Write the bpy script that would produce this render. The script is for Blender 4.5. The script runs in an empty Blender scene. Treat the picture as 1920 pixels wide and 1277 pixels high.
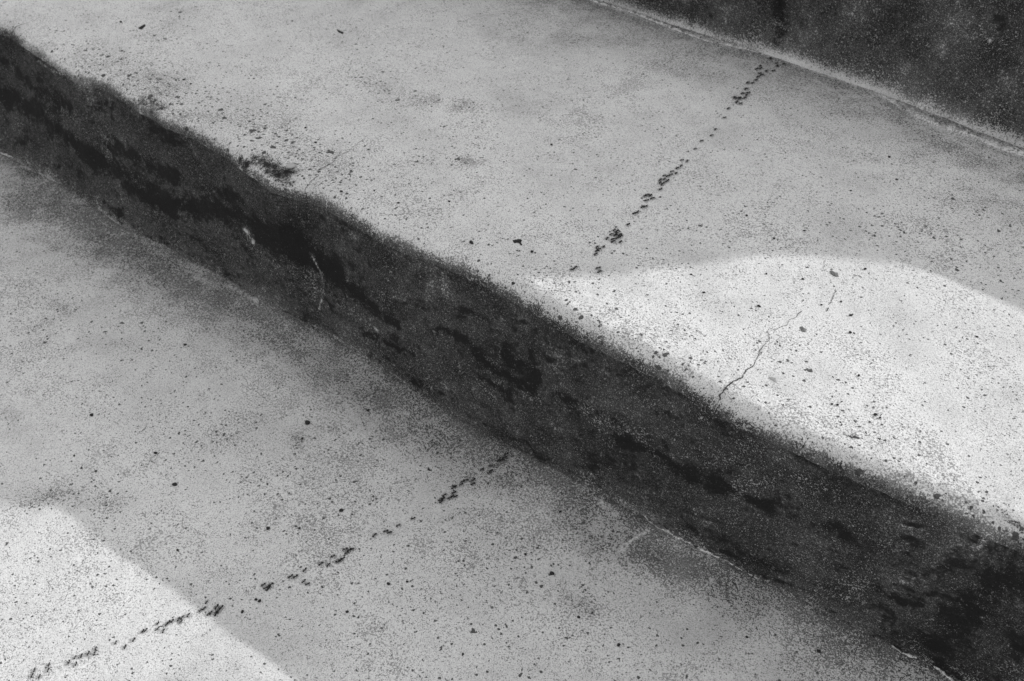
import bpy, bmesh, math, random
import numpy as np
from mathutils import Vector, Matrix

# ------------------------------------------------------------------ camera, sky, sun, exposure
S = bpy.context.scene
COL = S.collection
RISE, RUN, SHADE = 0.16, 0.5131, 0.2771          # step height, tread depth, length of a nosing's shadow (across the step)
PITCH, AZ, ROLL = 0.70031755, 0.65214594, 0.01597694
CAM = np.array([0.0, -0.48211404, 0.4638346])
LENS = 35.0
SUN = np.array([0.23480414, 0.29654872, 0.16])    # towards the sun
SUN_EL = math.atan2(SUN[2], math.hypot(SUN[0], SUN[1]))
SUN_AZ = math.atan2(SUN[0], SUN[1])               # from +Y towards +X
EXPOSURE = 1.38
SUN_POWER = 2.0
SKY = 0.15

F_ = np.array([-math.sin(AZ)*math.cos(PITCH), math.cos(AZ)*math.cos(PITCH), -math.sin(PITCH)])
R_ = np.array([math.cos(AZ), math.sin(AZ), 0.0])
U_ = np.cross(R_, F_)
c_, s_ = math.cos(ROLL), math.sin(ROLL)
R_, U_ = c_*R_ + s_*U_, -s_*R_ + c_*U_
cd = bpy.data.cameras.new('camera'); cam = bpy.data.objects.new('camera', cd); COL.objects.link(cam)
cam.matrix_world = Matrix(((R_[0], U_[0], -F_[0], CAM[0]), (R_[1], U_[1], -F_[1], CAM[1]), (R_[2], U_[2], -F_[2], CAM[2]), (0, 0, 0, 1)))
cd.lens = LENS; cd.sensor_width = 36; cd.clip_start = 0.02; cd.clip_end = 2000
cd.dof.use_dof = True; cd.dof.focus_distance = 0.72; cd.dof.aperture_fstop = 16
S.camera = cam
S.view_settings.view_transform = 'Standard'; S.view_settings.look = 'None'
S.view_settings.gamma = 1; S.view_settings.use_curve_mapping = False
S.view_settings.exposure = EXPOSURE

w = bpy.data.worlds.new("World"); S.world = w; w.use_nodes = True
nt = w.node_tree; nt.nodes.clear()
sky = nt.nodes.new('ShaderNodeTexSky'); sky.sky_type = 'NISHITA'; sky.sun_disc = False
sky.dust_density = 1.0; sky.air_density = 4.0; sky.ozone_density = 0.5
sky.sun_elevation = SUN_EL; sky.sun_rotation = SUN_AZ
bw = nt.nodes.new('ShaderNodeRGBToBW')            # a black and white photograph
bg = nt.nodes.new('ShaderNodeBackground'); bg.inputs['Strength'].default_value = SKY
out = nt.nodes.new('ShaderNodeOutputWorld')
nt.links.new(sky.outputs[0], bw.inputs[0]); nt.links.new(bw.outputs[0], bg.inputs[0]); nt.links.new(bg.outputs[0], out.inputs[0])

ld = bpy.data.lights.new('sun', 'SUN'); ld.energy = SUN_POWER; ld.angle = math.radians(0.53); ld.color = (1, 1, 1)
lo = bpy.data.objects.new('sun', ld); COL.objects.link(lo)
lo.rotation_euler = Vector((-SUN).tolist()).to_track_quat('-Z', 'Y').to_euler()
lo.location = (3, 4, 3)

# ------------------------------------------------------------------ helpers
FPX = LENS/36*1920
def ray(px, py):
    d = F_*FPX + R_*(px-960) - U_*(py-638.5)
    return d
def on_z(px, py, z=0.0):
    d = ray(px, py); return CAM + (z-CAM[2])/d[2]*d
def on_y(px, py, y=0.0):
    d = ray(px, py); return CAM + (y-CAM[1])/d[1]*d

def hash2(ix, iy, seed):
    h = (ix.astype(np.int64)*374761393 + iy.astype(np.int64)*668265263 + seed*1442695041) & 0x7fffffff
    h = ((h ^ (h >> 13))*1274126177) & 0x7fffffff
    return ((h ^ (h >> 16)) & 0xffff)/65535.0
def vnoise(x, y, seed=0):
    ix = np.floor(x); iy = np.floor(y); fx = x-ix; fy = y-iy
    fx = fx*fx*(3-2*fx); fy = fy*fy*(3-2*fy)
    a = hash2(ix, iy, seed); b = hash2(ix+1, iy, seed); c = hash2(ix, iy+1, seed); d = hash2(ix+1, iy+1, seed)
    return (a*(1-fx)+b*fx)*(1-fy) + (c*(1-fx)+d*fx)*fy
def fbm(x, y, seed=0, oct=4):
    s = np.zeros(np.broadcast(x, y).shape); a = 0.5; t = 0
    for k in range(oct):
        s = s + a*vnoise(x*2**k, y*2**k, seed+17*k); t += a; a *= 0.55
    return s/t                                    # 0..1, mean .5
def sstep(a, b, v):
    t = np.clip((v-a)/(b-a), 0, 1); return t*t*(3-2*t)

def link(name, me, mat, parent=None):
    o = bpy.data.objects.new(name, me); COL.objects.link(o)
    if mat: me.materials.append(mat)
    if parent: o.parent = parent
    return o
def tag(o, label=None, cat=None, group=None, kind=None):
    if label: o['label'] = label
    if cat: o['category'] = cat
    if group: o['group'] = group
    if kind: o['kind'] = kind
    return o

# ------------------------------------------------------------------ materials
class NT:
    def __init__(s, name):
        s.m = bpy.data.materials.new(name); s.m.use_nodes = True; s.t = s.m.node_tree
        s.b = s.t.nodes['Principled BSDF']; s.b.inputs['Specular IOR Level'].default_value = 0.06
    def n(s, ty, **kw):
        x = s.t.nodes.new(ty)
        for k, v in kw.items():
            if k in x.inputs.keys():
                if hasattr(v, 'is_linked'): s.t.links.new(v, x.inputs[k])
                else: x.inputs[k].default_value = v
            else: setattr(x, k, v)
        return x
    def link(s, a, b): s.t.links.new(a, b)
    def math(s, op, a, b=None, c=None, clamp=False):
        x = s.t.nodes.new('ShaderNodeMath'); x.operation = op; x.use_clamp = clamp
        for i, v in enumerate((a, b, c)):
            if v is None: continue
            if hasattr(v, 'is_linked'): s.t.links.new(v, x.inputs[i])
            else: x.inputs[i].default_value = v
        return x.outputs[0]
    def noise(s, co, scale, detail=2, rough=0.55):
        x = s.n('ShaderNodeTexNoise', Scale=scale, Detail=detail, Roughness=rough)
        s.link(co, x.inputs['Vector']); return x.outputs['Fac']
    def remap(s, v, a, b, c=0.0, d=1.0, smooth=True):
        x = s.t.nodes.new('ShaderNodeMapRange'); x.interpolation_type = 'SMOOTHSTEP' if smooth else 'LINEAR'
        s.link(v, x.inputs['Value'])
        for nm, q in zip(('From Min', 'From Max', 'To Min', 'To Max'), (a, b, c, d)): x.inputs[nm].default_value = q
        return x.outputs['Result']
    def mix(s, f, a, b):
        # scalar mix
        x = s.t.nodes.new('ShaderNodeMix'); x.data_type = 'FLOAT'
        for i, v in ((0, f), (2, a), (3, b)):
            if hasattr(v, 'is_linked'): s.link(v, x.inputs[i])
            else: x.inputs[i].default_value = v
        return x.outputs[0]
    def attr(s, name):
        x = s.t.nodes.new('ShaderNodeAttribute'); x.attribute_name = name; return x.outputs['Fac']
    def grey(s, v):
        x = s.t.nodes.new('ShaderNodeCombineColor')
        for i in range(3):
            if hasattr(v, 'is_linked'): s.link(v, x.inputs[i])
            else: x.inputs[i].default_value = v
        return x.outputs[0]

def concrete_material():
    k = NT('weathered_concrete')
    co = k.n('ShaderNodeTexCoord').outputs['Object']
    grime_shade, stain, pale, wear = k.attr('grime_shade'), k.attr('stain'), k.attr('pale'), k.attr('wear')
    nl = k.noise(co, 9, 3); nm = k.noise(co, 55, 4); nf = k.noise(co, 1050, 2, .6); ns = k.noise(co, 720, 2, .6); nb = k.noise(co, 190, 3, .6)
    sub = lambda a, b: k.math('SUBTRACT', a, b)
    nM = k.noise(co, 42, 8, .74); nG = k.noise(co, 460, 4, .72); nD = k.noise(co, 640, 3, .68); nP = k.noise(co, 17, 5, .62)
    def add(*terms):                              # sum of (noise - .5)*weight terms and plain sockets or numbers
        o = None
        for t in terms:
            if isinstance(t, tuple): t = k.math('MULTIPLY', sub(t[0], .5), t[1])
            o = t if o is None else k.math('ADD', o, t)
        return o
    # clean cement paste, trowelled and weathered in patches
    base = k.math('MULTIPLY', k.math('EXPONENT', add((nl, .75), (nP, 1.0), (nM, 1.0), (nf, 2.4), (nG, 1.7))), k.math('MULTIPLY_ADD', pale, .08, .455))
    base = k.math('MINIMUM', base, .49)
    # fine dark sand grains and pin holes; thicker where it is worn or dirty
    dens = add((nM, .24), (nP, .48), (nl, .2), nD, k.math('MULTIPLY', grime_shade, .16), k.math('MULTIPLY', wear, .10))
    grains = k.math('ADD', k.math('MULTIPLY', k.remap(dens, .60, .68), .85), k.math('MULTIPLY', k.remap(dens, .46, .66), .15))
    # bug holes of 1 to 4 mm
    def holes(scale, first, size, seed):
        v = k.n('ShaderNodeTexVoronoi', Scale=scale, Randomness=1.0)
        mp = k.n('ShaderNodeMapping'); mp.inputs['Location'].default_value = (seed, seed*1.7, seed*.3)
        wv = k.n('ShaderNodeTexNoise', Scale=scale*2.2, Detail=2.0)
        k.link(co, wv.inputs['Vector'])
        ad = k.n('ShaderNodeVectorMath', operation='MULTIPLY_ADD')
        k.link(wv.outputs['Color'], ad.inputs[0]); ad.inputs[1].default_value = (.7/scale,)*3; k.link(co, ad.inputs[2])
        k.link(ad.outputs[0], mp.inputs['Vector']); k.link(mp.outputs[0], v.inputs['Vector'])
        sp = k.n('ShaderNodeSeparateColor'); k.link(v.outputs['Color'], sp.inputs[0])
        thr = k.math('MULTIPLY_ADD', k.math('MAXIMUM', k.math('SUBTRACT', k.math('MULTIPLY_ADD', wear, .30, sp.outputs[0]), first), 0), size, 0)
        d = k.math('SUBTRACT', thr, v.outputs['Distance'])
        return k.remap(d, 0.0, .05)
    h1 = holes(270, .50, .62, 3.1); h2 = holes(125, .80, .95, 7.7)
    pit = k.math('MAXIMUM', h1, h2)
    # soot, algae and other soiling, plus painted corner shade: laid grain by grain
    g = add(grime_shade, (nf, 4.2), (nG, 3.6), (nM, 2.0))
    dirt_shade = k.remap(g, .22, .86)
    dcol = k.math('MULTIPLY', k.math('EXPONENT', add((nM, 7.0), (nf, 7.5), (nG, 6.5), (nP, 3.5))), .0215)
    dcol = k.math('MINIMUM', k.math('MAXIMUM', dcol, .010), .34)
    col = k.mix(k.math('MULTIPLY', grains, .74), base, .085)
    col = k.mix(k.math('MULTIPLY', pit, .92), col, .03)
    col = k.mix(dirt_shade, col, dcol)
    st = k.remap(add(stain, (nM, 4.5), (nb, 1.6), (nf, 1.0)), .15, .95)
    st = k.math('MULTIPLY', st, k.remap(stain, .02, .22))
    col = k.mix(k.math('MULTIPLY', st, .95), col, .010)
    # pale lime bloom and freshly broken spots
    pl = k.remap(k.math('ADD', pale, k.math('ADD', k.math('MULTIPLY', sub(nb, .5), 1.8), k.math('MULTIPLY', sub(nf, .5), 1.6))), .45, 1.05)
    col = k.mix(k.math('MULTIPLY', pl, .72), col, .46)
    # bright quartz glints of single grains
    q = k.remap(k.noise(co, 620, 1), .80, .84)
    col = k.mix(k.math('MULTIPLY', q, .5), col, .5)
    k.link(k.grey(col), k.b.inputs['Base Color'])
    k.b.inputs['Roughness'].default_value = .92
    h = k.math('MULTIPLY_ADD', pit, -1.0, k.math('MULTIPLY_ADD', grains, -.55, k.math('MULTIPLY_ADD', nf, .5, k.math('MULTIPLY', ns, 1.0))))
    bp = k.n('ShaderNodeBump', Strength=.4, Distance=.0008); k.link(h, bp.inputs['Height']); k.link(bp.outputs[0], k.b.inputs['Normal'])
    return k.m
def plain_material(name, v, var=.3, scale=900, rough=.85, bump=.0004, spec=.08):
    k = NT(name); co = k.n('ShaderNodeTexCoord').outputs['Object']
    n = k.noise(co, scale, 3)
    k.link(k.grey(k.math('MULTIPLY', k.math('MULTIPLY_ADD', k.math('SUBTRACT', n, .5), var*2, 1), v)), k.b.inputs['Base Color'])
    k.b.inputs['Roughness'].default_value = rough; k.b.inputs['Specular IOR Level'].default_value = spec
    bp = k.n('ShaderNodeBump', Strength=.7, Distance=bump); k.link(n, bp.inputs['Height']); k.link(bp.outputs[0], k.b.inputs['Normal'])
    return k.m
CONC = concrete_material()
SEAM = CONC
CRACK = plain_material('crack_dirt', .03, .4)
BLACK = plain_material('black_chitin', .012, .3, 2000, .5, .0001, .12)
GRIT = plain_material('dark_grit', .022, .6, 1500)
HUSK = plain_material('dark_bark', .018, .6, 1500)
LEAF = plain_material('dry_leaf', .11, .9, 1400)
STONE = plain_material('grey_stone', .27, .25, 1000)
CHALK = plain_material('pale_chip', .42, .4, 900)
EARTH = plain_material('pale_earth', .25, .3, 30)

# ------------------------------------------------------------------ the outline of the worn steps, read along each edge
NOSE = [(0,52),(60,92),(125,138),(180,150),(235,185),(290,218),(340,238),(400,272),(445,305),(490,340),(530,352),(580,366),(640,398),(700,436),(760,462),(840,490),(900,518),(960,552),(1030,592),(1100,632),(1180,670),(1260,712),(1350,766),(1420,800),(1500,838),(1600,884),(1700,926),(1800,970),(1920,1020)]
FOOT = [(0,282),(60,318),(130,355),(220,420),(320,468),(430,525),(520,578),(600,615),(700,680),(800,745),(880,795),(960,838),(1040,880),(1120,925),(1200,965),(1300,1022),(1400,1075),(1480,1112),(1580,1168),(1690,1222),(1800,1275)]
UPFOOT = [(1100,-5),(1320,66),(1445,105),(1633,170),(1760,218),(1915,278)]
def curve(pts, z, y0):
    P = np.array([on_z(a, b, z) for a, b in pts]); o = np.argsort(P[:, 0]); P = P[o]
    def f(x):
        v = np.interp(x, P[:, 0], P[:, 1])
        k0 = np.clip((P[0, 0]-x)/.25, 0, 1); k1 = np.clip((x-P[-1, 0])/.25, 0, 1); k = np.maximum(k0, k1)
        return v*(1-k) + y0*k
    return f
nose_px = curve(NOSE, 0.0, 0.0)
nose1 = lambda x: nose_px(x)+.008
foot0 = curve(FOOT, -RISE, 0.0)
foot1 = curve(UPFOOT, 0.0, RUN)
wob = lambda seed, y0: (lambda x: y0 + (fbm(x*7, x*0+seed, seed, 3)-.5)*.012)
NOSES = {-1: wob(5, -RUN), 0: nose1, 1: wob(9, RUN), 2: wob(12, 2*RUN), 3: wob(21, 3*RUN)}
FEET = {-1: wob(6, -RUN), 0: foot0, 1: foot1, 2: wob(13, 2*RUN), 3: wob(22, 3*RUN)}
Rn = 0.0155                                        # rounding of the nosings

def seg_dist(px, py, pts):
    d = np.full(np.shape(px), 1e9)
    for (ax, ay), (bx, by) in zip(pts[:-1], pts[1:]):
        vx, vy = bx-ax, by-ay; L = vx*vx+vy*vy+1e-12
        t = np.clip(((px-ax)*vx+(py-ay)*vy)/L, 0, 1)
        d = np.minimum(d, np.hypot(px-ax-t*vx, py-ay-t*vy))
    return d

# stains: strokes given as photo points on a surface, radius in metres, strength
def strokes(defs, hit, axes):
    o = []
    for pts, r, a in defs:
        P = [hit(*p) for p in pts]
        if len(P) == 1: P = P*2
        o.append(([(q[axes[0]], q[axes[1]]) for q in P], r, a))
    return o
def paint(u, v, defs, seed, warp=.008, freq=70):
    s = np.zeros(np.shape(u))
    wu = u+(fbm(u*freq, v*freq, seed)-.5)*2*warp; wv = v+(fbm(u*freq, v*freq, seed+50)-.5)*2*warp
    for pts, r, a in defs:
        d = seg_dist(wu, wv, pts); s = np.maximum(s, a*(1-sstep(0, r*1.6, d)))
    return s

RISER_STAIN = [([(0,110),(60,165),(125,200)],.012,.8), ([(0,178),(90,230),(160,290),(230,330)],.017,1), ([(200,265),(260,300),(330,330)],.013,.8),
  ([(280,235),(340,270)],.010,.7), ([(235,340),(330,392),(400,395),(480,428),(560,445)],.016,1), ([(480,440),(580,468),(625,500),(660,545)],.018,1),
  ([(560,478),(640,530),(685,560)],.013,1), ([(680,568),(745,604)],.008,1), ([(690,625),(780,668)],.005,.9), ([(830,612),(870,645),(905,672),(965,715),(1000,730)],.008,1),
  ([(950,668),(985,690),(1003,712)],.009,1), ([(1003,620),(1000,690)],.005,.7), ([(870,575),(910,600)],.004,.7), ([(1060,640),(1100,655),(1125,672)],.004,.7),
  ([(1040,742),(1090,762)],.007,.8), ([(900,710),(960,745)],.005,.8), ([(1150,822),(1230,852),(1290,890)],.009,.9), ([(1340,905),(1430,948)],.011,.9), ([(1100,765),(1160,800)],.007,.6),
  ([(1230,770),(1260,785)],.005,.6), ([(1460,965),(1600,1005)],.007,.7), ([(1640,1108),(1720,1133)],.006,.9), ([(1760,1200),(1830,1120),(1900,1085)],.016,.8),
  ([(1730,1245),(1800,1262)],.012,.7), ([(1020,810),(1110,850),(1180,880)],.006,.5), ([(380,350),(450,378)],.008,.7), ([(1560,910),(1680,930)],.006,.5), ([(60,235),(130,290)],.007,.5),
  ([(640,560),(600,600)],.005,.4), ([(1450,1010),(1520,1060)],.009,.5), ([(1890,1190),(1920,1250)],.012,.6)]
RISER_PALE = [([(458,434),(472,452)],.006,.75), ([(702,612),(708,618)],.003,.8), ([(583,478),(600,510),(607,535),(603,560),(597,582)],.0013,.75), ([(1300,950),(1308,975),(1316,1010)],.001,.6),
  ([(1080,880),(1110,890),(1140,920)],.002,.5), ([(150,178),(170,190)],.003,.45), ([(70,115),(100,135),(130,143)],.0018,.6), ([(100,262),(104,280)],.0015,.5), ([(1385,1160),(1400,1170)],.002,.3),
  ([(640,620),(690,640)],.008,.25), ([(20,275),(90,300)],.010,.25), ([(1570,790),(1640,850)],.006,.2), ([(1850,1010),(1830,1030)],.004,.5), ([(1040,720),(1060,725)],.003,.4)]
UPRISER_STAIN = [([(1462,60),(1460,20),(1464,-20)],.010,.95), ([(1452,78),(1462,60)],.005,.6), ([(1580,100),(1600,98)],.003,.5), ([(1880,30),(1870,90)],.012,.35), ([(1300,12),(1340,30)],.008,.3)]
UPRISER_PALE = [([(1845,68),(1858,74)],.003,.6), ([(1845,120)],.003,.4), ([(1690,130),(1650,155)],.004,.3), ([(1820,160)],.006,.25)]
TREAD1_WEAR = [([(330,30),(300,60)],.03,.7), ([(190,100),(330,180),(480,240),(620,330)],.045,.95), ([(690,150),(760,190)],.03,.7), ([(880,196)],.012,.8), ([(880,297)],.016,.8), ([(1100,300)],.05,.2),
  ([(1600,420),(1760,430)],.03,.6), ([(1700,470),(1850,500)],.02,.6), ([(1500,455)],.02,.4), ([(1350,800),(1500,850),(1700,905),(1900,980)],.025,.75), ([(1120,620),(1300,720)],.015,.6), ([(1450,660),(1500,700)],.02,.5),
  ([(1800,380),(1900,420)],.03,.5), ([(660,420),(800,455)],.014,.6), ([(1270,580)],.008,.6)]
TREAD1_GRIME = [([(262,178),(272,184)],.005,.85), ([(285,190),(308,196)],.006,.6), ([(440,282),(462,292)],.006,.8), ([(480,292),(510,312),(540,322)],.008,.85), ([(515,325),(545,335)],.006,.6),
  ([(1250,110),(1350,150)],.03,.28), ([(1060,70),(1200,80)],.025,.3), ([(1660,205),(1720,250),(1860,310)],.022,.42), ([(1560,205),(1640,215)],.014,.35), ([(1700,290),(1780,300)],.015,.25), ([(1850,360),(1910,400)],.03,.2), ([(1920,330)],.03,.4),
  ([(880,297)],.008,.25), ([(720,165)],.02,.15), ([(1005,560),(1015,580)],.004,.7), ([(104,108),(128,128)],.007,.3), ([(170,143),(176,152)],.002,.9), ([(1592,816),(1612,822)],.0012,.6), ([(1640,832),(1650,836)],.001,.5), ([(1870,952),(1890,968),(1925,990)],.0016,.7)]
TREAD1_PALE = [([(1105,0),(1260,54),(1430,100),(1550,140),(1640,172)],.007,.5), ([(1640,172),(1760,236),(1925,292)],.008,.55), ([(1660,190),(1740,212),(1850,250)],.006,.4), ([(30,62),(90,95),(150,135)],.007,.35), ([(255,186),(280,208),(296,214)],.0022,.8), ([(440,290),(460,305),(484,328)],.0024,.85), ([(520,352),(560,362)],.003,.3), ([(1500,165),(1560,175)],.006,.35), ([(1530,150),(1580,185),(1640,180)],.004,.4)]
TREAD0_GRIME_SHADE = [([(60,370),(300,500),(420,570)],.045,.5), ([(420,560),(620,690),(790,800),(960,880)],.040,.42), ([(620,750),(800,830)],.035,.22), ([(900,830),(1100,950)],.022,.42), ([(1060,960),(1180,1040)],.022,.42), ([(1200,1040),(1330,1080)],.024,.45), ([(1180,1060),(1260,1100)],.03,.15),  # strokes along the riser foot: soiling and corner shade painted together
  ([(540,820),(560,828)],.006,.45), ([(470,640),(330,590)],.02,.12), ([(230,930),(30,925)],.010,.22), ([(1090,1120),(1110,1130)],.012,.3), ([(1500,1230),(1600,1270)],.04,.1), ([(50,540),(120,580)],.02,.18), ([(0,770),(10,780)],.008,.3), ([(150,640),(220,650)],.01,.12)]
TREAD0_WEAR = [([(200,620),(260,640)],.03,.5), ([(300,760),(420,790)],.04,.4), ([(700,1050),(1000,1150),(1200,1250)],.09,.25), ([(900,990),(1000,1060)],.03,.4), ([(500,900),(640,960)],.05,.35), ([(100,600),(60,640)],.03,.5), ([(100,920),(210,935)],.015,.7)]
TREAD0_PALE = [([(370,520),(390,528)],.006,.45), ([(1125,940),(1150,965)],.005,.5), ([(430,535),(480,560)],.004,.4), ([(560,590),(620,618)],.003,.4), ([(1160,1035),(1190,1010),(1220,992)],.0016,.55), ([(40,310),(90,330)],.003,.4), ([(960,965),(1000,975)],.012,.25), ([(320,630)],.02,.2)]

def grid_mesh(name, X, Y, Z, mat, parent, attrs):
    n, m = X.shape
    me = bpy.data.meshes.new(name)
    co = np.stack([X, Y, Z], -1).reshape(-1, 3)
    idx = np.arange(n*m).reshape(n, m)
    q = np.stack([idx[:-1, :-1], idx[:-1, 1:], idx[1:, 1:], idx[1:, :-1]], -1).reshape(-1, 4)
    me.vertices.add(n*m); me.vertices.foreach_set('co', co.ravel())
    me.loops.add(q.size); me.loops.foreach_set('vertex_index', q.ravel().astype(np.int32))
    me.polygons.add(len(q)); me.polygons.foreach_set('loop_start', np.arange(0, q.size, 4, dtype=np.int32))
    me.polygons.foreach_set('use_smooth', np.ones(len(q), dtype=bool))
    me.update(); me.validate()
    for k, v in attrs.items():
        a = me.attributes.new(k, 'FLOAT', 'POINT'); a.data.foreach_set('value', np.broadcast_to(v, X.shape).ravel().astype(np.float32))
    return link(name, me, mat, parent)

def xs(a, b, fine):
    return np.concatenate([np.arange(-4.0, a-.05, .06), np.arange(a, b, fine), np.arange(b+.05, 3.0, .06)])

# height of the tread surface: broad hollows plus small scars
def relief(x, y, seed):
    g = 0.0
    if seed == 10:                                # rise and hollow added to the lower tread to shift its shadow edge
        g = .020*np.exp(-((x+.33)/.15)**2-((y+.42)/.13)**2) - .004*np.exp(-((x+.64)/.13)**2-((y+.29)/.10)**2)
    return g + (fbm(x*4, y*4, seed, 3)-.5)*.004 + (fbm(x*40, y*40, seed+3, 3)-.5)*.0010
def edge_rough(x, seed):
    return (fbm(x*55, x*0+.3, seed, 4)-.5)*.0026

def riser_y(k, x, z):
    t = np.clip((z-(k-1)*RISE)/RISE, 0, 1)
    t = np.clip(t*RISE/(RISE-Rn), 0, 1)
    return FEET[k](x)*(1-t) + (NOSES[k](x)+edge_rough(x, k+40))*t

def make_tread(k, parent, fx, step):
    z0 = k*RISE
    x = xs(fx[0], fx[1], step)
    ar = np.linspace(0, 1, 17)
    flat = np.concatenate([[0.0], np.cumsum(np.full(int((RUN-Rn)/max(step, .0018)), 1.0))]); flat = flat/flat[-1]
    X = np.repeat(x[None, :], len(ar)+len(flat)-1, 0)
    yn = NOSES[k](x)+edge_rough(x, k+40); yb = FEET[k+1](x)
    Y = np.empty_like(X); Z = np.empty_like(X); A = np.zeros_like(X)
    for i, t in enumerate(ar):                    # rounded nosing, bottom to top
        th = (1-t)*math.pi/2
        Y[i] = yn+Rn-Rn*math.sin(th); Z[i] = z0-Rn+Rn*math.cos(th); A[i] = th
    for j, t in enumerate(flat[1:]):
        Y[len(ar)+j] = yn+Rn+(yb+.002-yn-Rn)*t; Z[len(ar)+j] = z0
    depth = np.clip((Y-yn)/Rn, 0, 1)
    Z = Z + relief(X, Y, 11+k)*sstep(0, 1, depth)
    nb = 1-sstep(.008, .06, Y-yn-Rn*.5)           # rougher near the nosing
    Z = Z + (fbm(X*190, Y*190+Z*190, 31+k, 3)-.5)*.0014*nb*np.cos(A)
    Y = Y + (fbm(X*130, Z*130, 71+k, 3)-.5)*.0024*(A > .02)
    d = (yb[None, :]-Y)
    corner = np.exp(-np.maximum(d, 0)/.046)*(.58+.40*(fbm(X*11, Y*11, 91+k, 3)-.3)) + np.exp(-np.maximum(d, 0)/.008)*(.10+.45*(fbm(X*30, Y*30, 92+k, 3)-.35))  # darkens towards the riser: settled soiling plus corner shade painted in
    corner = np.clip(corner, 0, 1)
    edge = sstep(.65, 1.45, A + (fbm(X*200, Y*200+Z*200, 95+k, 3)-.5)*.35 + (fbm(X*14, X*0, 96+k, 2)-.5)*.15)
    grime_shade = np.maximum(corner, edge*.98)
    grime_shade = grime_shade + (fbm(X*16, Y*16, 99+k, 3)-.5)*.30*(1-edge)
    stain = np.zeros_like(X); pale = np.zeros_like(X)
    wear = .45*sstep(.45, .75, fbm(X*9, Y*9, 121+k, 3))
    wear = np.maximum(wear, .65*nb*(.4+fbm(X*25, Y*0, 133+k, 3)))
    if k == 0:
        hz = lambda a, b: on_z(a, b, 0)
        grime_shade = np.maximum(grime_shade, paint(X, Y, strokes(TREAD1_GRIME, hz, (0, 1)), 3))
        pale = paint(X, Y, strokes(TREAD1_PALE, hz, (0, 1)), 4, .003); wear = np.maximum(wear*.6, paint(X, Y, strokes(TREAD1_WEAR, hz, (0, 1)), 5, .02, 30))
        chips = [d_ for d_ in TREAD1_GRIME if d_[2] > .55 and d_[1] < .009]
        stain = np.maximum(stain, .62*paint(X, Y, strokes(chips, hz, (0, 1)), 23, .004, 180)*(.35+1.2*fbm(X*260, Y*260, 24, 2)))
        for pts, r, a in strokes([d_ for d_ in TREAD1_GRIME if .004 < d_[1] < .009 and d_[2] > .55], hz, (0, 1)):
            Z = Z - .0030*(1-sstep(r*.4, r*1.4, seg_dist(X, Y, pts)))
    if k == -1:
        hz = lambda a, b: on_z(a, b, -RISE)
        grime_shade = np.maximum(grime_shade, 1.0*paint(X, Y, strokes(TREAD0_GRIME_SHADE, hz, (0, 1)), 6, .015, 35) + grime_shade*.4)
        pale = paint(X, Y, strokes(TREAD0_PALE, hz, (0, 1)), 7, .003); wear = np.maximum(wear*.3, .8*paint(X, Y, strokes(TREAD0_WEAR, hz, (0, 1)), 8, .02, 30))
    grime_shade = grime_shade*(1-.75*np.clip(pale, 0, 1))
    return grid_mesh('tread', X, Y, Z, CONC, parent, dict(grime_shade=grime_shade, stain=stain, pale=pale, wear=wear))

def on_riser(a, b):
    p = on_y(a, b, 0.0)
    for _ in range(4): p = on_y(a, b, float(riser_y(0, p[0], p[2])) - .0006)
    return p
def on_up(a, b):
    p = on_y(a, b, RUN)
    for _ in range(4): p = on_y(a, b, float(riser_y(1, p[0], p[2])) - .0006)
    return p
def make_riser(k, parent, fx, step):
    x = xs(fx[0], fx[1], step)
    nz = int((RISE-Rn)/max(step, .0018))
    t = np.linspace(0, 1, nz)
    X = np.repeat(x[None, :], nz, 0); Z = (k-1)*RISE-.002+t[:, None]*(RISE-Rn+.002) + X*0
    T = np.clip((Z-(k-1)*RISE)/(RISE-Rn), 0, 1)
    Y = riser_y(k, X, Z)
    edge = T**6
    Y = Y + (fbm(X*6, Z*14, 51+k, 3)-.5)*.006*(1-edge)*np.minimum(1, T*8) + (fbm(X*70, Z*120, 52+k, 3)-.5)*.0016*(1-edge)
    Y = Y + (fbm(X*130, Z*130, 71+k, 3)-.5)*.0024*edge
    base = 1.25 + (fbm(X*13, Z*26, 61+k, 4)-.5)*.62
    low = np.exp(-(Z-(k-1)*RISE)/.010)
    grime_shade = base - low*(.10+.75*fbm(X*16, Z*20, 62+k, 3)) + .1*edge
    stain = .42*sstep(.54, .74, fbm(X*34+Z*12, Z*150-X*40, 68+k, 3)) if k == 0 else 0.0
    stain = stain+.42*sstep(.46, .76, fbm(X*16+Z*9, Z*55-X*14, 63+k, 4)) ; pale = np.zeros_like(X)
    if k == 0:
        hy = on_riser
        streak = .55+.9*fbm(X*10+Z*6, Z*70-X*22, 80, 4)
        soft = paint(X, Z, strokes([(p_, r_*2.6, a_*.42) for p_, r_, a_ in RISER_STAIN], hy, (0, 2)), 19, .02, 40)
        stain = np.maximum(np.maximum(np.minimum(stain, .9)*.85, soft), paint(X, Z, strokes(RISER_STAIN, hy, (0, 2)), 15, .011, 75)+ (paint(X, Z, strokes(RISER_STAIN, hy, (0, 2)), 14, .006, 210)-.3)*.25)*streak; pale = paint(X, Z, strokes(RISER_PALE, hy, (0, 2)), 16, .001)
    if k == 1:
        hy = on_up
        grime_shade = base - .05 - np.exp(-np.maximum(Z-.004, 0)/.009)*(.45+1.1*fbm(X*16, Z*24, 64, 3))
        stain = np.maximum(stain*.15, paint(X, Z, strokes(UPRISER_STAIN, hy, (0, 2)), 17, .005)); pale = paint(X, Z, strokes(UPRISER_PALE, hy, (0, 2)), 18, .002)
    stain = stain*(1-np.clip(pale*1.4, 0, 1))
    return grid_mesh('riser', X, Y, Z, CONC, parent, dict(grime_shade=grime_shade, stain=stain, pale=pale, wear=0.0))

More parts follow.
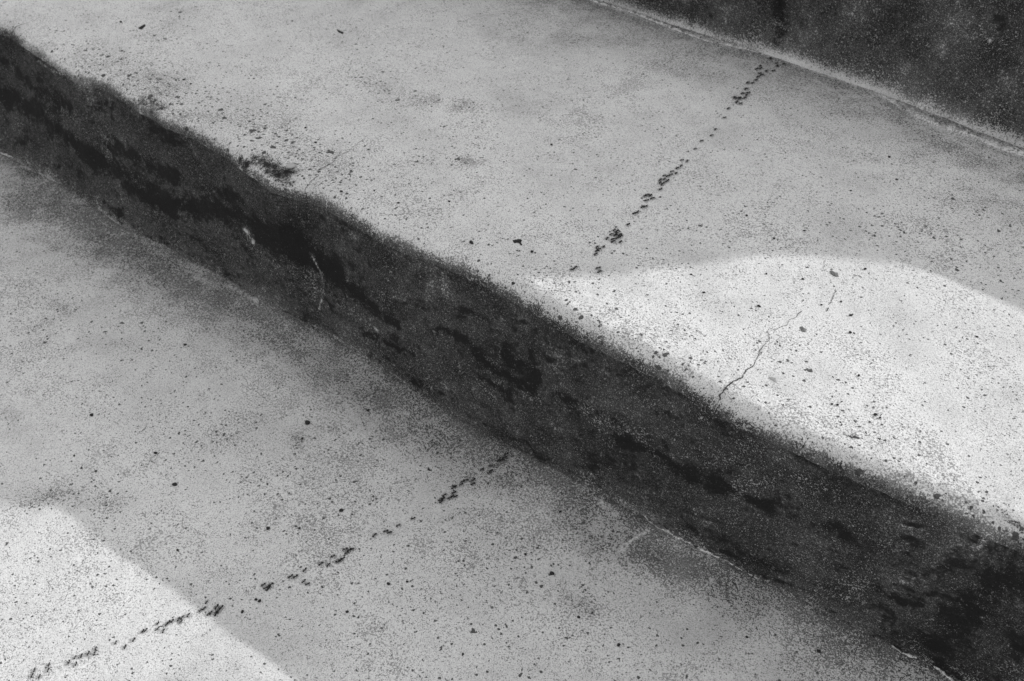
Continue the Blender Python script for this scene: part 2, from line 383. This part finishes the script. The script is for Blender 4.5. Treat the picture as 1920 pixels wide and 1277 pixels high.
def ribbon(name, pts, widths, hit, nrm, mat, parent, h=.0004, seed=1, n_per=.0012, rough=.4, attrs=None, lift=0.0):
    """a thin bead following a polyline: half-round section, ragged width"""
    P = np.array([hit(*p) for p in pts]); L = np.concatenate([[0], np.cumsum(np.linalg.norm(np.diff(P, axis=0), axis=1))])
    n = max(6, int(L[-1]/n_per)); s = np.linspace(0, L[-1], n)
    C = np.stack([np.interp(s, L, P[:, i]) for i in range(3)], -1)
    W = np.interp(s, L, widths)
    N = np.array(nrm, float)
    T = np.gradient(C, axis=0); T /= np.linalg.norm(T, axis=1)[:, None]+1e-9
    B = np.cross(N, T)
    jit = 1.3*(fbm(s*330, s*0+seed, seed, 3)-.5)[:, None]*B*.0022*(1 if rough else 0)
    C = C + jit
    wv = W*np.clip(1+rough*2.2*(fbm(s*600, s*0+seed+3, seed+5, 3)-.5)+(rough*2.4*(fbm(s*140, s*0+seed+9, seed+8, 3)-.5) if rough > .9 else 0), .08, 2.2)
    prof = [(-1, -.3), (-.6, .7), (0, 1), (.6, .7), (1, -.3)]
    bm = bmesh.new(); rows = []
    for i in range(n):
        rows.append([bm.verts.new(C[i]+B[i]*a*wv[i]*.5+N*(b*h*min(1, wv[i]/(W.max()+1e-9)+.2)+lift)) for a, b in prof])
    for a, b in zip(rows[:-1], rows[1:]):
        for j in range(len(prof)-1): bm.faces.new((a[j], a[j+1], b[j+1], b[j]))
    bmesh.ops.recalc_face_normals(bm, faces=bm.faces)
    me = bpy.data.meshes.new(name); bm.to_mesh(me); bm.free()
    for p in me.polygons: p.use_smooth = True
    for k, v in (attrs or {}).items():
        a = me.attributes.new(k, 'FLOAT', 'POINT'); a.data.foreach_set('value', np.full(len(me.vertices), v, np.float32))
    return link(name, me, mat, parent)

# ------------------------------------------------------------------ the staircase
stairs = bpy.data.objects.new('concrete_stairs', None); COL.objects.link(stairs)
tag(stairs, 'worn concrete steps with pale treads and black stained risers', 'stairs')
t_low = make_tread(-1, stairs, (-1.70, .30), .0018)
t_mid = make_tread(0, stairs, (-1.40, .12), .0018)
t_top = make_tread(1, stairs, (-1.2, .5), .02)
make_tread(2, stairs, (-1.2, .5), .02)
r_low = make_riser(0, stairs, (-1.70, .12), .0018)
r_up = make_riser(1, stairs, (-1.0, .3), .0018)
make_riser(2, stairs, (-1.2, .5), .02); make_riser(-1, stairs, (-1.2, .5), .02); make_riser(3, stairs, (-1.2, .5), .02)
t_mid['label'] = 'middle tread, half in shade with a bright sunlit patch'
t_low['label'] = 'lower tread, shaded but for the sunlit near corner'
r_low['label'] = 'black blotched riser running across the photo'
r_up['label'] = 'dark grey riser in the upper right corner'

def mid_z(p): return relief(np.array([p[0]]), np.array([p[1]]), 11)[0]
def low_z(p): return relief(np.array([p[0]]), np.array([p[1]]), 10)[0]
def on_mid(a, b):
    p = on_z(a, b, 0.0); p = on_z(a, b, mid_z(p)); p[2] = mid_z(p); return p
def on_low(a, b):
    p = on_z(a, b, -RISE); p = on_z(a, b, -RISE+low_z(p)); p[2] = -RISE+low_z(p); return p
UP, OUT = (0, 0, 1), (0, -1, 0)

# lime and mortar beads in the corners between tread and riser
A_ = dict(grime_shade=.2, stain=0.0, pale=.5, wear=0.8)
SN = (0, -.6, .8)
for pts, wd in (([(1105,0),(1180,22),(1258,52)], [.004,.005,.004]), ([(1262,54),(1330,78),(1400,92),(1436,104)], [.003,.004,.004,.002]),
                ([(1640,168),(1690,203),(1760,236),(1830,258),(1880,280),(1925,292)], [.003,.006,.007,.006,.006,.005]), ([(1700,185),(1770,212),(1850,240)], [.001,.003,.001])):
    ribbon('mortar_bead', pts, wd, on_mid, SN, CONC, stairs, h=.0016, seed=len(pts)+7, rough=.95, attrs=A_)
A2 = dict(grime_shade=.22, stain=0.0, pale=.45, wear=0.5)
for pts, wd in (([(1200,958),(1215,975),(1232,988),(1285,1015),(1300,1022)], [.0012,.0018,.002,.0026,.0018]), ([(1306,1026),(1360,1050),(1420,1084)], [.002,.0022,.0012]),
                ([(1425,1078),(1470,1104),(1500,1120),(1540,1138)], [.0016,.002,.0012,.0008]), ([(1560,1150),(1620,1180),(1660,1200),(1690,1224)], [.001,.0016,.0016,.002]),
                ([(1690,1224),(1735,1238),(1790,1278)], [.002,.0024,.002]), ([(0,286),(30,298),(62,318)], [.0015,.003,.001]), ([(1325,1042),(1345,1056)], [.001,.0012])):
    ribbon('mortar_bead', pts, [.75*q for q in wd], on_low, SN, CONC, stairs, h=.0011, seed=len(pts)+27, rough=.95, attrs=A2)
# hairline cracks
for pts, wd, hit, nr, par in (
    ([(1350,752),(1352,738),(1362,724),(1376,715),(1392,706),(1404,692),(1416,682),(1420,670),(1424,656),(1434,645),(1444,634),(1440,622),(1441,619)], [.0022,.0020,.0018,.0014,.0011,.0013,.0007,.0005,.0008,.0007,.0006,.0005,.0003], on_mid, UP, t_mid),
    ([(1448,619),(1462,616),(1474,610),(1478,602),(1492,594),(1498,588),(1503,584)], [.0003,.0004,.0003,.0005,.0004,.0008,.0012], on_mid, UP, t_mid),
    ([(1549,584),(1552,577)], [.0013,.0008], on_mid, UP, t_mid), ([(1557,570),(1561,556),(1567,543)], [.0008,.0006,.0005], on_mid, UP, t_mid),
    ([(1600,516),(1612,518),(1618,521)], [.0004,.0006,.0003], on_mid, UP, t_mid),
    ([(574,362),(574,354),(582,342),(597,328)], [.0009,.0008,.0006,.0006], on_mid, UP, t_mid), ([(602,318),(616,310),(627,302),(632,294),(650,286),(690,254)], [.0004,.0007,.0005,.0005,.0003,.0002], on_mid, UP, t_mid),
    ([(24,64),(28,52),(40,46),(56,42)], [.0008,.0008,.0004,.0003], on_mid, UP, t_mid),
    ([(574,366),(573,400),(570,440)], [.0009,.0006,.0004], on_riser, OUT, r_low), ([(22,66),(23,88)], [.001,.0006], on_riser, OUT, r_low),
    ([(1349,756),(1336,776),(1318,798),(1308,806)], [.0016,.0006,.0009,.0006], on_riser, OUT, r_low),
    ([(264,810),(276,799)], [.0006,.0004], on_low, UP, t_low), ([(184,733),(193,735)], [.0006,.0003], on_low, UP, t_low),):
    ribbon('crack', pts, [.62*q for q in wd], hit, nr, CRACK, par, h=.00025, seed=len(pts)+3, n_per=.0006, rough=.75, lift=.0003)

# ground round the foot of the steps
gx = np.array([-600, -40, -8, -4, 0, 3, 8, 40, 600.]); gy = np.array([-600, -40, -8, -2, -RUN+.01, 3.0, 8, 40, 600.])
GX, GY = np.meshgrid(gx, gy)
gnd = grid_mesh('ground', GX, GY, GX*0-2*RISE, EARTH, None, {})
tag(gnd, kind='structure')

# unseen block, added to throw the shade over most of the two treads
sh = np.array([SUN[0], SUN[1]]); sh /= np.hypot(*sh)
OUTLINE = [((955,525),0),((1100,518),0),((1200,507),0),((1300,494),0),((1400,480),0),((1460,477),0),((1550,480),0),((1640,489),0),((1700,495),0)]
prof = []
PY = 1.12                                         # where the added block stands (on the step above the photo)
for (px, py), z in [((0,937),-RISE),((60,938),-RISE),((100,941),-RISE)]+[(q, 0.0) for q, _ in OUTLINE]:
    p = on_z(px, py, z); t = (PY-p[1])/SUN[1]; q = p+SUN*t; prof.append((q[0], q[2]))
prof = sorted(prof, key=lambda q: -q[1])
top = [(prof[0][0]-.016, prof[0][1]+.03)]
left = on_z(-60, 640, -RISE); left = left+SUN*((PY-left[1])/SUN[1]); far = on_z(-120, -60, 0.0); far = far+SUN*((PY-far[1])/SUN[1])
ZB_ = 2*RISE
ring = [(far[0]-.1, ZB_-.01), (far[0]-.1, prof[0][1]+.03)] + top + prof + [(prof[-1][0]+.015, ZB_+.06), (prof[-1][0]+.03, ZB_-.01)]
bm = bmesh.new()
fr = [bm.verts.new((a, PY, b)) for a, b in ring]; bk = [bm.verts.new((a+sh[0]*.14, PY+sh[1]*.14, b-.004)) for a, b in ring]
bm.faces.new(fr); bm.faces.new(bk[::-1])
for i in range(len(ring)):
    j = (i+1) % len(ring); bm.faces.new((fr[i], bk[i], bk[j], fr[j]))
bmesh.ops.recalc_face_normals(bm, faces=bm.faces)
me = bpy.data.meshes.new('unseen_shade_block'); bm.to_mesh(me); bm.free()
shade_block = link('unseen_shade_block', me, CONC); tag(shade_block, 'unseen block added to cast the shade over the treads', 'wall')

# ------------------------------------------------------------------ ants
def lathe_body(bm, stations, seg=8):
    rows = []
    for x, r, z in stations:
        rows.append([bm.verts.new((x, 1.2*r*math.cos(2*math.pi*i/seg), z+r*.92*math.sin(2*math.pi*i/seg))) for i in range(seg)])
    for a, b in zip(rows[:-1], rows[1:]):
        for i in range(seg): bm.faces.new((a[i], a[(i+1) % seg], b[(i+1) % seg], b[i]))
    bm.faces.new(rows[0][::-1]); bm.faces.new(rows[-1])
def limb(bm, pts, rs, seg=4):
    rows = []
    for i, p in enumerate(pts):
        p = Vector(p); d = (Vector(pts[min(i+1, len(pts)-1)])-Vector(pts[max(i-1, 0)])).normalized()
        a = d.orthogonal().normalized(); b = d.cross(a)
        rows.append([bm.verts.new(p+(a*math.cos(2*math.pi*k/seg)+b*math.sin(2*math.pi*k/seg))*rs[i]) for k in range(seg)])
    for a, b in zip(rows[:-1], rows[1:]):
        for k in range(seg): bm.faces.new((a[k], a[(k+1) % seg], b[(k+1) % seg], b[k]))
    bm.faces.new(rows[0][::-1]); bm.faces.new(rows[-1])
def ant_mesh(seed):
    rnd = random.Random(seed); bm = bmesh.new()
    L = 1.0                                       # unit: about one body length, facing +x, feet at z=0
    lathe_body(bm, [(-.52,.02,.17),(-.48,.085,.175),(-.38,.135,.185),(-.27,.14,.195),(-.17,.085,.19),(-.12,.035,.18),(-.08,.045,.185),(-.05,.035,.18),(-.01,.06,.19),(.08,.078,.205),(.16,.07,.215),(.215,.04,.21),(.24,.065,.205),(.30,.108,.205),(.37,.11,.19),(.43,.075,.175),(.47,.03,.16)])
    for sgn in (-1, 1):
        for x0, dx, ph in ((.15, .24, 0), (.08, .02, 1), (.02, -.26, 2)):
            w = rnd.uniform(-.07, .07)
            knee = (x0+dx*.55+w, sgn*.24, .27); foot = (x0+dx*1.35+w*2, sgn*(.40-.04*abs(dx)), .0)
            limb(bm, [(x0, sgn*.05, .18), (x0+dx*.15, sgn*.10, .21), knee, ((knee[0]+foot[0])/2, (knee[1]+foot[1])/2, .12), foot], [.030, .034, .028, .022, .014])
        b = rnd.uniform(-.05, .05)
        limb(bm, [(.42, sgn*.05, .20), (.50+b, sgn*.17, .25), (.68+b, sgn*.20, .12+b)], [.014, .014, .012])
    bmesh.ops.recalc_face_normals(bm, faces=bm.faces)
    me = bpy.data.meshes.new('ant'); bm.to_mesh(me); bm.free()
    for p in me.polygons: p.use_smooth = True
    me.materials.append(BLACK); return me
ANTS = [ant_mesh(i) for i in range(5)]
rng = random.Random(4)
FOCAL = FPX
def up_normal(hit, p): return Vector(UP if hit in (on_mid, on_low) else OUT)
def put(o, p, fwd, nrm, size, jitter=0.0):
    z = nrm.normalized(); x = (fwd-z*fwd.dot(z)).normalized(); x = Matrix.Rotation(jitter, 3, z) @ x; y = z.cross(x)
    o.matrix_world = Matrix(((x[0]*size, y[0]*size, z[0]*size, p[0]), (x[1]*size, y[1]*size, z[1]*size, p[1]), (x[2]*size, y[2]*size, z[2]*size, p[2]), (0, 0, 0, 1)))
def Z(ox, oy, sc, pts): return [(ox+a/sc, oy+b/sc) for a, b in pts]
ZA = lambda *p: Z(1040, 60, 4.174, p); ZB = lambda *p: Z(1040, 300, 6.387, p); ZC = lambda *p: Z(700, 820, 6.387, p); ZD = lambda *p: Z(450, 950, 5.806, p); ZE = lambda *p: Z(0, 1077, 4.267, p)
G1, G2 = 'ants in the trail across the middle tread', 'ants in the trail across the lower tread'
G0 = 'ants climbing the upper riser'
CL = [  # photo points, surface, label, group, size
 ([(1462,68),(1458,50),(1464,28),(1460,8)], on_up, 'black ant climbing the dark riser at the top edge of the photo', G0),
 (ZA((1765,190),(1687,213),(1735,250),(1742,272),(1790,255),(1712,310),(1655,312)), on_mid, 'black ant of the loose bunch nearest the upper riser', G1),
 (ZA((1580,295),(1608,272),(1612,290),(1605,330),(1622,343),(1590,358),(1575,382),(1550,405),(1512,403)), on_mid, 'black ant of the tight string just below the bunch at the upper riser', G1),
 (ZA((1498,452),(1515,483),(1500,500),(1488,522),(1470,487),(1452,525),(1430,525),(1405,520),(1425,555),(1455,567)), on_mid, 'black ant of the dense knot second from the upper riser', G1),
 (ZA((1360,605)), on_mid, 'lone black ant just below the dense knot second from the upper riser', G1),
 (ZA((1330,675)), on_mid, 'second lone black ant below the dense knot, midway along the upper trail', G1),
 (ZA((1257,768)), on_mid, 'black ant leading a file of four in the thin middle of the upper trail', G1),
 (ZA((1228,815)), on_mid, 'second black ant of the file of four in the thin middle of the upper trail', G1),
 (ZA((1150,858)), on_mid, 'third black ant of the file of four in the thin middle of the upper trail', G1),
 (ZA((1100,920)), on_mid, 'last black ant of the file of four in the thin middle of the upper trail', G1),
 (ZA((997,1008),(1038,1015),(990,1052),(960,1072)), on_mid, 'black ant just above the swarm halfway down the upper trail', G1),
 (ZA((918,1098),(950,1112),(910,1122),(858,1130),(885,1135),(828,1163),(858,1158),(885,1168),(862,1182),(825,1187),(840,1200),(828,1237)), on_mid, 'black ant of the swarm halfway down the upper trail', G1),
 (ZB((1085,440),(1108,428),(1148,435),(1170,470),(1102,493)), on_mid, 'black ant of the five just below the halfway swarm of the upper trail', G1),
 (ZB((1048,570),(1085,568)), on_mid, 'black ant of a touching pair in the lower half of the upper trail', G1),
 (ZB((957,650)), on_mid, 'black ant standing upright in the photo, left of a fellow below the touching pair', G1),
 (ZB((995,628)), on_mid, 'small black ant right beside the ant below the touching pair', G1),
 (ZB((880,783)), on_mid, 'lone black ant just above the last dense swarm of the upper trail', G1),
 (ZB((712,848),(748,862),(680,900),(740,893),(728,912),(783,905),(792,922),(750,945),(695,960),(702,988)), on_mid, 'black ant of the last dense swarm above the sunlit patch', G1),
 (ZB((628,950)), on_mid, 'single black ant left of the last dense swarm of the upper trail', G1),
 (ZB((788,990)), on_mid, 'small single black ant right of and under the last dense swarm', G1),
 (ZB((585,1048),(505,1055),(528,1080),(508,1100),(492,1138)), on_mid, 'black ant of the last small string above the edge of the sunlit patch', G1),
 ([(1073,507),(1079,503)], on_mid, 'black ant of the pair at the edge of the sunlit patch nearest the step edge', G1),
 ([(1122,504),(1124,511)], on_mid, 'black ant of the pair on the sunlit patch edge below the trail end', G1),
 (ZC((1590,210),(1568,250),(1500,288),(1540,280)), on_low, 'black ant of the curved string at the foot of the black riser', G2),
 (ZC((1405,350),(1410,408),(1390,432)), on_low, 'black ant of three close together below the string at the black riser', G2),
 (ZC((1300,390)), on_low, 'lone black ant left of the three near the black riser', G2),
 (ZC((1110,520),(1070,538),(1052,572),(975,590),(962,612)), on_low, 'black ant of the long bent string near the top of the lower trail', G2),
 (ZC((1195,520),(1190,565)), on_low, 'black ant of the upright pair right of the bent string', G2),
 (ZC((965,672),(985,715),(915,735),(945,712)), on_low, 'black ant of the small ring under the bent string', G2),
 (ZC((852,700),(830,738),(815,778),(802,760)), on_low, 'black ant of the thick slanting string left of the small ring', G2),
 (ZC((475,980)), on_low, 'first lone black ant below the thick strings of the lower trail', G2),
 (ZC((300,1062)), on_low, 'second lone black ant below the thick strings of the lower trail', G2),
 (ZC((150,1132),(195,1150)), on_low, 'black ant of the side by side pair halfway down the lower trail', G2),
 (ZC((15,1180)), on_low, 'lone black ant just left of the side by side pair in the lower trail', G2),
 (ZD((1145,470),(1220,470),(1190,480),(1165,508)), on_low, 'black ant of the crossed four in the middle of the lower trail', G2),
 (ZD((1120,572),(1090,590),(1070,602)), on_low, 'black ant of the thick clump under the crossed four', G2),
 (ZD((1015,545)), on_low, 'lone black ant left of the crossed four in the lower trail', G2),
 (ZD((965,640)), on_low, 'lone black ant left of the thick clump in the lower trail', G2),
 (ZD((885,628)), on_low, 'long black ant higher and farther left than the ant beside the clump', G2),
 (ZD((705,698)), on_low, 'lone black ant above the flat pair in the shaded lower trail', G2),
 (ZD((552,768)), on_low, 'left black ant of the flat pair in the shaded lower trail', G2),
 (ZD((605,770)), on_low, 'right black ant of the flat pair in the shaded lower trail', G2),
 (ZD((697,820)), on_low, 'black ant below and right of the flat pair, the upper of two', G2),
 (ZD((738,848)), on_low, 'stubby black ant below and right of the flat pair, the lower of two', G2),
 (ZD((255,858),(335,858),(285,890),(320,888)), on_low, 'black ant of the four between the flat pair and the sunlit corner', G2),
 (ZE((1655,228)), on_low, 'lone black ant in the shade above the edge of the sunlit corner', G2),
 (ZE((1605,295),(1635,278)), on_low, 'black ant crossing from the shade into the sunlit corner', G2),
 (ZE((1735,268),(1770,275),(1748,300),(1690,312),(1730,320),(1668,325)), on_low, 'black ant of the bunch in shade at the edge of the sunlit corner', G2),
 (ZE((1510,332),(1460,352),(1432,365),(1380,380),(1352,390),(1450,385),(1335,408),(1265,440)), on_low, 'black ant with a long shadow in the densest file of the sunlit corner', G2),
 (ZE((1310,458)), on_low, 'black ant with a long shadow just under the densest sunlit file', G2),
 (ZE((1265,398)), on_low, 'black ant with a long shadow just above the densest sunlit file', G2),
 (ZE((1170,452),(1145,462)), on_low, 'black ant of the touching sunlit pair left of the densest file', G2),
 (ZE((1075,530)), on_low, 'lone sunlit black ant below the touching sunlit pair', G2),
 (ZE((930,552)), on_low, 'lone sunlit black ant midway between the two sunlit files', G2),
 (ZE((1005,588)), on_low, 'stout sunlit black ant below the midway sunlit ant', G2),
 (ZE((770,600),(760,640),(710,640),(655,660),(605,670)), on_low, 'black ant of the second sunlit file nearer the photo corner', G2),
 (ZE((555,712),(612,725)), on_low, 'black ant of the sunlit pair below the second sunlit file', G2),
 (ZE((395,730),(390,772)), on_low, 'black ant of the sunlit pair one above the other near the corner', G2),
 (ZE((280,772),(262,816),(320,824)), on_low, 'black ant of the last three sunlit ants in the corner of the photo', G2),
]
k = 0
for pts, hit, label, grp in CL:
    for px, py in pts:
        o = bpy.data.objects.new('ant', ANTS[k % 5]); k += 1; COL.objects.link(o)
        p = hit(px, py); nrm = up_normal(hit, p)
        if hit is on_mid: fwd = on_z(px+10, py-7.5)-p
        elif hit is on_low: fwd = on_z(px+10, py-4.2, -RISE)-p
        else: fwd = np.array([.1, 0, 1.0])
        f = Vector(fwd.tolist()) * (1 if rng.random() < .5 else -1)
        size = rng.uniform(.0037, .0046)*(1.18 if hit is on_mid and py < 210 else 1.0)*(.88 if hit is on_low and px < 400 else 1.1)
        put(o, p + np.array(nrm)*.0002, f, nrm, size, rng.uniform(-.35, .35)*(.35 if hit is on_low and px < 400 else 1))
        tag(o, label, 'ant', grp)

# ------------------------------------------------------------------ crumbs lying on the treads
def lump(seed, flat=.6, n=2, rough=.35, stretch=1.0):
    bm = bmesh.new(); bmesh.ops.create_icosphere(bm, subdivisions=n, radius=.5)
    for v in bm.verts:
        a = fbm(np.array([v.co.x*2.6+seed]), np.array([v.co.y*2.6+v.co.z*1.7]), seed, 3)[0]
        v.co *= 1+(a-.5)*2*rough
        v.co.x *= stretch; v.co.z *= flat
    return bm
def crumb(name, bm, mat, px, py, hit, size, rot, label, cat, grp=None, sink=.15):
    me = bpy.data.meshes.new(name); zmin = min(v.co.z for v in bm.verts)
    for v in bm.verts: v.co.z -= zmin+(-zmin)*sink
    bm.to_mesh(me); bm.free()
    for p in me.polygons: p.use_smooth = True
    o = link(name, me, mat); p = hit(px, py)
    put(o, p, Vector((math.cos(rot), math.sin(rot), 0)), Vector(UP), size)
    return tag(o, label, cat, grp)
# jagged bark chip
def chip_mesh(outline, th):
    bm = bmesh.new(); cx = sum(a for a, b in outline)/len(outline); cy = sum(b for a, b in outline)/len(outline)
    lo_ = [bm.verts.new((a-cx, b-cy, 0)) for a, b in outline]; hi = [bm.verts.new(((a-cx)*.86, (b-cy)*.82, th*(.7+.3*math.sin(7*a+5*b)))) for a, b in outline]
    c = bm.verts.new((0, 0, th*1.2)); n = len(outline)
    for i in range(n):
        j = (i+1) % n; bm.faces.new((lo_[i], lo_[j], hi[j], hi[i])); bm.faces.new((hi[i], hi[j], c))
    bm.faces.new(lo_[::-1]); bmesh.ops.recalc_face_normals(bm, faces=bm.faces); return bm
def chip(name, pxs, th, mat, hit, label, cat):
    P = [hit(*q) for q in pxs]; C = sum(P)/len(P)
    bm = chip_mesh([(q[0], q[1]) for q in P], th)
    me = bpy.data.meshes.new(name); bm.to_mesh(me); bm.free(); o = link(name, me, mat)
    o.location = (sum(q[0] for q in P)/len(P), sum(q[1] for q in P)/len(P), C[2]); return tag(o, label, cat)
chip('bark_chip', Z(940, 420, 15.97, [(330,500),(400,485),(520,462),(570,455),(625,490),(600,520),(590,570),(640,640),(600,650),(550,610),(540,575),(440,572),(395,592),(375,560)]), .0013, HUSK, on_mid, 'ragged black bark chip on the shaded middle tread above the step edge', 'bark chip')
chip('leaf_crumb', Z(1400, 420, 5.803, [(905,512),(930,510),(960,530),(995,540),(1002,575),(970,578),(940,560),(915,545)]), .0012, LEAF, on_mid, 'dark dried leaf crumb in the sunlit patch near its upper edge', 'leaf crumb')
chip('leaf_crumb', Z(1400, 420, 5.803, [(580,1120),(605,1112),(630,1140),(655,1145),(640,1180),(605,1175),(585,1150)]), .0011, LEAF, on_mid, 'dark dried leaf crumb in the sunlit patch beside the crack', 'leaf crumb')
chip('stone_flake', Z(1200, 560, 3.992, [(960,592),(975,585),(1005,605),(1045,580),(1052,600),(1025,636),(1010,628)]), .0012, STONE, on_mid, 'grey triangular stone flake in the sunlit patch right of the crack', 'stone flake')
chip('bark_chip', Z(0, 0, 3.992, [(1030,212),(1060,195),(1085,182),(1090,195),(1072,212),(1060,222),(1042,218)]), .0009, HUSK, on_mid, 'small dark bark chip near the upper left corner of the middle tread', 'bark chip')
chip('bark_chip', [(631,55),(637,58),(645,62),(642,64),(634,60)], .0007, HUSK, on_mid, 'thin dark bark sliver near the top edge of the photo', 'bark chip')
crumb('pebble', lump(3, .35, 2, .15), STONE, 546, 313, on_mid, .0085, .3, 'flat round grey pebble beside the chipped step edge', 'pebble')
crumb('pebble', lump(5, .6, 2, .3), GRIT, 577, 794, on_low, .0048, .3, 'largest round black pebble on the shaded lower tread', 'pebble')
crumb('pebble', lump(6, .5, 2, .25, 1.25), GRIT, 328, 909, on_low, .0037, .5, 'oval black pebble alone above the sunlit corner', 'pebble')
crumb('pebble', lump(7, .6, 2, .4), GRIT, 640, 958, on_low, .0036, .1, 'lumpy black pebble above the lower ant trail', 'pebble')
crumb('pebble', lump(8, .6, 2, .4, 1.2), GRIT, 1035, 1076, on_low, .0032, .1, 'black pebble right of the lower ant trail under the dark corner', 'pebble')
crumb('pebble', lump(9, .6, 2, .3), GRIT, 1535, 1222, on_low, .0030, .1, 'black pebble on the lower tread at the bottom right near the riser', 'pebble')
crumb('pebble', lump(10, .6, 2, .4, 1.2), GRIT, 172, 779, on_low, .003, .1, 'small black pebble on the left part of the shaded lower tread', 'pebble')
crumb('pebble', lump(12, .6, 2, .4, 1.2), GRIT, 503, 992, on_low, .003, .1, 'speckled black pebble between the oval pebble and the lower trail', 'pebble')
crumb('pebble', lump(13, .6, 2, .3), GRIT, 562, 991, on_low, .002, .1, 'tiny round black pebble right of the speckled pebble', 'pebble')
crumb('pebble', lump(14, .7, 2, .4), GRIT, 962, 533, on_mid, .003, .1, 'black grit grain on the step edge at the tip of the sunlit patch', 'pebble')
crumb('pebble', lump(15, .7, 2, .4), GRIT, 997, 473, on_mid, .0026, .1, 'dark grit grain below and right of the ragged bark chip', 'pebble')
crumb('pebble', lump(16, .7, 2, .4, 1.6), GRIT, 884, 456, on_mid, .003, -.2, 'dark wedge of grit left of the ragged bark chip', 'pebble')
crumb('pebble', lump(17, .7, 2, .4, 1.5), GRIT, 227, 42, on_mid, .0026, -.6, 'dark oval grit grain near the upper left corner', 'pebble')
GG = 'black grit grains scattered over the treads'
for i, (px, py) in enumerate([(1296,515),(1320,549),(1422,574),(1560,758),(1570,760),(1641,778),(1650,784),(1610,705),(1594,624),(1832,632),(1505,524),(1622,505),(1437,514),(1424,575),(1595,592),(1540,572),(1577,566)]):
    crumb('grit_grain', lump(30+i, .6, 1, .4, 1.4), GRIT, px, py, on_mid, .0017+.0005*((i*7) % 3)/2, i*.7, 'black grit grain lying in the sunlit patch of the middle tread', 'grit grain', GG)
for i, (px, py) in enumerate([(476,148),(345,150),(358,158),(330,151),(592,268),(573,240),(702,358),(640,360),(747,381),(520,163),(1034,272),(842,378),(1238,370),(1667,295),(1681,337),(1595,358),(1400,405),(1451,448),(1508,433)]):
    crumb('grit_grain', lump(60+i, .6, 1, .4, 1.3), GRIT, px, py, on_mid, .0019+.0006*((i*5) % 3)/2, i*.9, 'black grit grain lying on the shaded part of the middle tread', 'grit grain', GG)
for i, (px, py) in enumerate([(333,1032),(347,647),(567,823),(153,878),(292,850),(1050,960),(139,855),(728,1095),(651,1148),(868,1227),(804,881),(480,1125),(180,884),(487,1128),(1085,1158),(1110,1150),(1160,1210),(985,1040),(1400,1195),(690,770),(455,1148),(763,1091)]):
    crumb('grit_grain', lump(90+i, .6, 1, .4, 1.3), GRIT, px, py, on_low, .0019+.0007*((i*5) % 3)/2, i*.9, 'black grit grain lying on the shaded part of the lower tread', 'grit grain', GG)
